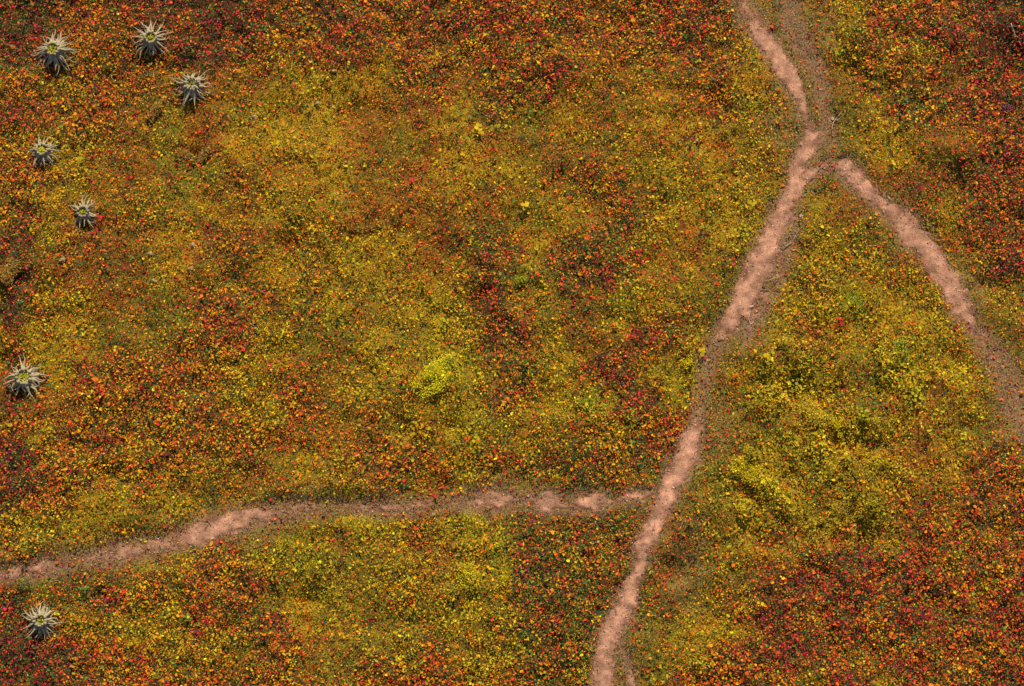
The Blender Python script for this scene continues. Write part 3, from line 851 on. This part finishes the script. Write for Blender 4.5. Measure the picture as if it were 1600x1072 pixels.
# ------------------------------------------------------------------ single bushes
def bush(mx, my, rpx, H, cols, nl, lsz, label):
    rg = np.random.default_rng(int(mx * 13 + my)); rd = random.Random(int(mx + my))
    gp = ground_at(mx, my); root = empty('low_bush', gp); tag(root, label, 'bush', 'single bushes standing out of the carpet')
    R = rpx / 50
    nc = 7 + int(rpx / 4)
    cx = rg.normal(0, R * .42, nc); cy = rg.normal(0, R * .42, nc); ch = H * (1 - .5 * np.hypot(cx, cy) / R) * rg.uniform(.7, 1.1, nc)
    pick = rg.integers(0, nc, nl)
    d = rg.normal(0, 1, (nl, 3)); d /= np.linalg.norm(d, axis=1, keepdims=True); d[:, 2] = np.abs(d[:, 2])
    rr = R * rg.uniform(.16, .55, nl) * rg.random(nl) ** .5
    pts = np.stack([cx[pick] + d[:, 0] * rr, cy[pick] + d[:, 1] * rr, np.maximum(.02, ch[pick] * .75 + d[:, 2] * rr * .6)], -1)
    cl = np.array(cols)[rg.integers(0, len(cols), nl)] * np.exp(rg.normal(0, .22, nl))[:, None]
    link('foliage', leaf_cluster_mesh('foliage', pts, np.clip(rg.lognormal(math.log(lsz * .85), .28, nl), .01, .06), cl, rg, .7, (.6, .95)), moss_m, root)
    for i in range(4):
        p = Vector((cx[i], cy[i], ch[i] * .7))
        link('branch', tube_mesh('branch', [(0, 0, -.03), p * .5 + Vector((0, 0, .03)), p], [.014, .010, .006], 5), STEM, root)
YB = [(.68, .54, .02), (.60, .50, .02), (.54, .40, .02), (.64, .44, .02)]
LB = [(.34, .38, .03), (.45, .42, .03), (.26, .30, .03)]
MB = [(.46, .30, .03), (.38, .25, .03), (.52, .36, .03), (.30, .20, .03)]
for q in [
 (684,590,33,.30,[(.78,.66,.02),(.70,.62,.02),(.60,.50,.02),(.50,.44,.02)],3000,.022,'brightest yellow bush, alone in the centre of the meadow'),
 (702,570,17,.28,LB,700,.020,'lime bush touching the upper right of the brightest yellow bush'),
 (1166,737,24,.32,YB,1300,.022,'yellow bush right of the main footpath, below its faded stretch'),
 (736,903,22,.30,YB,1100,.021,'yellow bush below the left footpath in the lower middle'),
 (708,922,19,.26,MB,800,.021,'mustard bush touching the lower left of the yellow bush in the lower middle'),
 (790,905,12,.24,YB,420,.020,'small yellow-green bush right of the yellow bush in the lower middle'),
 (1268,650,28,.38,[(.55,.38,.03),(.48,.32,.03),(.60,.44,.03)],1700,.023,'big mustard bush below the dark hollow on the right'),
 (1312,664,17,.34,YB,700,.023,'yellow bush right of the big mustard bush on the right'),
 (1352,740,22,.30,MB,1000,.022,'mustard bush below the deep dark hollow, towards the red shrubs'),
 (1320,795,26,.30,MB,1200,.022,'wide mustard bush at the upper edge of the lower right red shrubs'),
 (1216,775,20,.28,MB,900,.021,'ochre bush right of the yellow bush beside the main footpath'),
 (915,628,20,.28,LB,900,.021,'lime bush among red shrubs left of the faded stretch of main footpath'),
 (985,648,18,.26,MB,700,.021,'ochre bush among dark red shrubs left of the main footpath'),
 (814,438,14,.28,LB,600,.022,'small lime bush in the middle of the upper meadow'),
 (1076,568,14,.28,YB,550,.023,'lemon bush tight against the left side of the main footpath'),
 (1283,352,17,.26,MB,700,.022,'golden bush in the wedge between the two right footpaths, near their fork'),
 (1335,475,20,.28,LB,900,.020,'lime bush between the two right footpaths'),
 (1408,540,18,.26,LB,750,.021,'pale lime bush left of the lower end of the right footpath'),
 (552,918,14,.22,MB,450,.020,'small ochre bush in the lower left middle'),
 (505,965,22,.24,MB,900,.020,'wide ochre bush in the lower left, below the left footpath'),
 (1140,208,20,.26,MB,850,.022,'golden bush left of the top footpath bend'),
 (1572,166,22,.24,[(.30,.07,.12),(.40,.10,.10),(.22,.10,.16),(.16,.12,.08)],700,.018,'faded purple bush in the dark red shrubs near the right edge'),
 (40,912,18,.28,[(.20,.19,.05),(.30,.26,.08),(.14,.14,.04)],700,.020,'olive tussock-like bush at the left end of the left footpath'),
]: bush(*q)

# ------------------------------------------------------------------ stones
sm, n, l, b = mat('lichen_stone')
tc = n.new('ShaderNodeTexCoord'); n1 = n.new('ShaderNodeTexNoise'); n1.inputs['Scale'].default_value = 12; n1.inputs['Detail'].default_value = 5
l.new(tc.outputs['Object'], n1.inputs['Vector'])
cr = n.new('ShaderNodeValToRGB'); el = cr.color_ramp.elements
el[0].position = .35; el[0].color = (.22, .14, .05, 1); el[1].position = .65; el[1].color = (.50, .38, .18, 1)
l.new(n1.outputs['Fac'], cr.inputs[0]); l.new(cr.outputs[0], b.inputs['Base Color']); b.inputs['Roughness'].default_value = .9
pk, n, l, b = mat('pink_stone')
tc = n.new('ShaderNodeTexCoord'); n1 = n.new('ShaderNodeTexNoise'); n1.inputs['Scale'].default_value = 15; n1.inputs['Detail'].default_value = 5
l.new(tc.outputs['Object'], n1.inputs['Vector'])
cr = n.new('ShaderNodeValToRGB'); el = cr.color_ramp.elements
el[0].position = .35; el[0].color = (.46, .27, .18, 1); el[1].position = .65; el[1].color = (.74, .50, .37, 1)
l.new(n1.outputs['Fac'], cr.inputs[0]); l.new(cr.outputs[0], b.inputs['Base Color']); b.inputs['Roughness'].default_value = .9
def stone(mx, my, a, b_, h, m, label, rz=0, lift=.0):
    rd = random.Random(int(mx * 3 + my)); h *= .7; bm = bmesh.new(); bmesh.ops.create_icosphere(bm, subdivisions=2, radius=1)
    ofs = [Vector((rd.uniform(-1, 1), rd.uniform(-1, 1), rd.uniform(-1, 1))).normalized() for _ in range(6)]
    for v in bm.verts:
        k_ = 1.0
        for o_ in ofs: k_ -= .75 * max(0, v.co.normalized().dot(o_) - .55)
        v.co = Vector((v.co.x * a / 50 * k_, v.co.y * b_ / 50 * k_, v.co.z * h * k_))
    me = bpy.data.meshes.new('stone'); bm.to_mesh(me); bm.free()
    gp = ground_at(mx, my); gp.z += h * .05 + lift * .5
    o = link('stone', me, m, None, gp); o.rotation_euler = (0, 0, rz)
    tag(o, label, 'stone', 'loose stones')
for q in [
 (397,185,8,5,.16,sm,'pale lichen-ringed stone in the mustard moss right of the torn stump',.1,.05),
 (127,264,3.6,5,.15,sm,'small yellowish stone below the pale lime plant between the small stumps',.2,.1),
 (98,407,7,6,.16,sm,'rough stone with dark gaps right of the short log at the left edge',.4,.08),
 (32,473,6,5,.14,sm,'rounded brownish stone below the short log at the left edge',.2,.08),
 (301,384,7,5,.14,sm,'flat brown stone in red shrubs in the left middle',.3,.06),
 (298,420,6,4,.12,sm,'smaller flat ochre stone just below the flat brown stone in the left middle',.1,.06),
 (235,398,6,5,.14,sm,'greenish stone left of the flat brown stone in the left middle',.1,.08),
 (241,440,5,4,.13,sm,'lime-tinted stone below the greenish stone in the left middle',.1,.08),
 (520,113,8,3.5,.12,sm,'pale stone in shrubs near the top, left of centre',.0,.12),
 (496,163,6,4,.12,sm,'pale pinkish stone below the other pale stone near the top',.4,.08),
 (1088,222,4.5,3.5,.13,sm,'small pale stone in brown moss left of the footpath fork',.1,.08),
 (1045,736,2.6,2.0,.05,pk,'white pebble at the left rim of the widest bare stretch',.1,.03),
 (332,842,3.4,2.2,.06,pk,'white pebble at the lower rim of the left footpath',.5,.03),
 (1160,376,2.4,2.0,.05,pk,'pebble by the lime plant next to the main footpath',.1,.03),
 (1226,381,3.0,2.6,.06,pk,'pink pebble in the rubble right of the main footpath',.1,.03),
 (1251,337,3.4,2.8,.07,pk,'pink stone right of the main footpath just below the fork',.1,.03),
 (1258,306,3.0,2.4,.06,pk,'pale stone at the fork of the right footpath',.1,.03),
 (1254,338,2.4,2.2,.05,pk,'small pink pebble touching the stone below the fork',.1,.03),
 (1174,480,5.5,4.0,.10,pk,'largest pink stone at the lower end of the rubble strip',.4,.03),
 (1182,488,3.4,3.0,.07,pk,'pink stone touching the largest one in the rubble strip',.1,.03),
 (1168,415,2.4,2.0,.05,pk,'tiny white pebble at the left rim of the main footpath',.1,.03),
 (800,676,2.4,2.0,.05,pk,'pale pebble above the left footpath under the shrubs',.1,.06),
 (1010,795,3.0,2.2,.05,pk,'pale pebble left of the main footpath where the left one joins',.1,.03),
 (986,848,3.2,2.4,.06,pk,'pinkish pebble left of the narrow lower stretch of main footpath',.1,.03),
 (825,775,3.0,2.4,.05,pk,'pale pebble at the brightest patch of the left footpath',.1,.03),
 (1300,186,3.4,3.0,.08,pk,'pale stone at the foot of the snag above the fork',.1,.04),
]: stone(*q)

# ------------------------------------------------------------------ logs, snag, fallen sticks
bark = plain('mossy_bark', (.20, .13, .05), (.10, .06, .03), .9)
grey = plain('bleached_twig', (.60, .44, .32), (.42, .29, .20), .8)
dark = plain('dark_twig', (.16, .09, .08), (.08, .05, .05), .85)
def log(mx0, my0, mx1, my1, rad, label, lift=.1):
    p0, p1 = ground_at(mx0, my0), ground_at(mx1, my1); d = p1 - p0
    root = empty('mossy_log', p0); tag(root, label, 'log', 'mossy old logs')
    rd = random.Random(int(mx0 + my0)); pts = [(d * t + Vector((rd.uniform(-.02, .02), rd.uniform(-.02, .02), rad * .2 + lift * .4))) for t in np.linspace(0, 1, 8)]
    link('log_body', tube_mesh('log_body', pts, [rad * rd.uniform(.88, 1.1) for _ in pts], 12), bark, root)
    # moss leaves on top
    rg = np.random.default_rng(int(mx0)); nl = int(d.length * 420 * max(.5, rad / .1))
    t = rg.random(nl); a_ = rg.uniform(.1, math.pi - .1, nl); side = Vector((-d.y, d.x, 0)).normalized()
    t = np.clip(t + rg.normal(0, .05, nl), -.06, 1.06); lift *= .5; P = np.array([tuple(d * float(tt)) for tt in t]) + np.cos(a_)[:, None] * rad * np.array(side) * rg.uniform(.9, 1.6, (nl, 1)) + (np.sin(a_) * rad * 1.05 + rad * .5 + lift)[:, None] * np.array([0, 0, 1])
    cl = np.array([(.22, .13, .02), (.20, .08, .03), (.18, .17, .03), (.42, .08, .03), (.46, .20, .03), (.50, .36, .05), (.14, .16, .04)])[rg.integers(0, 7, nl)]
    tag(link('moss_coat', leaf_cluster_mesh('moss_coat', P, rg.uniform(.016, .036, nl), cl, rg), moss_m, root), kind='stuff')
log(276, 242, 308, 254, .12, 'mossy log lying level, left one of two forming a V below the torn stump')
log(312, 254, 328, 234, .11, 'short mossy log slanting up right from the level log below the torn stump')
log(6, 444, 27, 410, .19, 'short thick log end at the left edge with a black hollow beside it', .14)
log(233, 190, 250, 165, .11, 'faint mossy log just left below the torn stump')
log(545, 359, 598, 355, .035, 'thin pinkish log lying level in the mustard moss left of centre', .10)
log(1264, 822, 1290, 816, .045, 'thin brown log at the top edge of the lower right red shrubs', .10)
log(726, 905, 746, 909, .03, 'dark thin log crossing the yellow bush in the lower middle', .28)

def stick(pts, r0, m, label, group='fallen sticks', lift=.04, forks=()):
    P = [ground_at(*p) + Vector((0, 0, lift + .02 * math.sin(i * 2.1))) for i, p in enumerate(pts)]
    o = P[0].copy(); P = [p - o for p in P]
    Q = []
    for i in range(len(P) - 1):
        for t in (0, .33, .66): Q.append(P[i].lerp(P[i + 1], t) + Vector((random.uniform(-.01, .01), random.uniform(-.01, .01), 0)))
    Q.append(P[-1]); nq = len(Q)
    root = empty('fallen_stick', o); tag(root, label, 'stick', group)
    link('stem', tube_mesh('stem', Q, [max(.004, r0 * .75 * (1 - .7 * i / nq)) for i in range(nq)], 6), m, root)
    for i, dx, dy in forks:
        b0 = Q[i]; e_ = b0 + Vector((dx / 50, dy / 50, .03))
        link('twig', tube_mesh('twig', [b0, b0.lerp(e_, .5) + Vector((.01, .012, .01)), e_], [r0 * .6, r0 * .45, .004], 5), m, root)
stick([(1221,391),(1240,376),(1247,360)], .018, grey, 'pale straight stick leaning right beside the wide part of the main footpath', forks=((3, 8, 10), (5, -4, 8)))
stick([(1254,354),(1244,366),(1235,378)], .014, grey, 'short pale stick crossing the top of the leaning one')
stick([(1219,388),(1240,379)], .013, grey, 'thin pale stick pointing right, below the leaning ones')
stick([(1182,463),(1186,448),(1192,438)], .013, grey, 'thin upright pale stick in the rubble strip', forks=((2, 6, 6),))
stick([(1190,449),(1206,447),(1216,438)], .016, dark, 'dark stick pile piece lying level in the rubble strip', forks=((2, 10, -4), (4, 6, 8)))
stick([(1188,455),(1208,453),(1222,456)], .016, dark, 'lowest dark stick in the rubble strip', forks=((3, 8, 6),))
stick([(1196,440),(1210,436),(1228,428)], .015, grey, 'upper pale-brown stick in the rubble strip', forks=((3, 5, 9), (2, -6, 8)))
stick([(1170,498),(1173,510),(1169,520)], .015, grey, 'pale forked stick at the lower end of the rubble strip', forks=((2, 6, -5), (3, -8, -6), (1, 8, 6)))
stick([(1176,505),(1168,512),(1158,514)], .012, grey, 'pale stick crossing the forked one at the lower end of the rubble strip')
stick([(1266,293),(1269,303),(1272,311)], .014, grey, 'pale stick standing by the fork of the right footpath', forks=((2, 6, -8),))
stick([(1273,287),(1275,296),(1281,302)], .012, grey, 'second pale stick right beside the one at the fork')
stick([(1299,206),(1301,195),(1306,186),(1312,180)], .022, grey, 'thick bleached branch above the footpath fork', forks=((3, -8, 6), (5, 10, 2), (7, 8, 10)), lift=.1)
stick([(1305,208),(1313,206),(1322,210)], .016, grey, 'curved bleached branch right of the thick one above the fork', lift=.08, forks=((2, 5, 7),))
stick([(973,1055),(975,1045),(974,1036)], .014, grey, 'pale stick near the bottom end of the main footpath', forks=((2, 4, 6),))
stick([(975,992),(980,985),(977,977)], .012, grey, 'pale curved stick right of the lower main footpath')
stick([(1320,834),(1332,824),(1340,818)], .013, grey, 'thin pale stick in the moss above the lower right red shrubs', lift=.1)
stick([(323,812),(330,822)], .016, dark, 'dark twig lying on the brightest bare patch of the left footpath')
stick([(320,828),(325,820),(322,832)], .013, dark, 'second dark twig on the bare patch, bent like a hook')
stick([(1577,40),(1584,60),(1590,62)], .022, grey, 'curved white root at the top right corner', lift=.22)
stick([(1556,16),(1562,12),(1566,8)], .014, grey, 'short white twig near the top edge at the right corner', lift=.24)
stick([(1519,10),(1521,22)], .012, grey, 'white upright twig near the top edge, left of the short one', lift=.24, forks=((1, 6, 4),))
stick([(1572,46),(1592,45)], .010, grey, 'thin level white twig above the curved root', lift=.24)
stick([(1546,48),(1543,56)], .010, dark, 'short dark twig left of the curved white root', lift=.24)
stick([(1594,150),(1600,153)], .014, grey, 'white twig at the right edge below the curved root', lift=.22)
stick([(405,455),(420,462)], .010, grey, 'thin pale twig in the mustard moss left of centre', lift=.1)
stick([(552,170),(568,176),(580,172)], .010, dark, 'dark twig in shrubs in the upper middle', lift=.2)
stick([(500,35),(508,46),(512,58)], .016, dark, 'dark fallen branch between shrubs near the top edge', lift=.25)
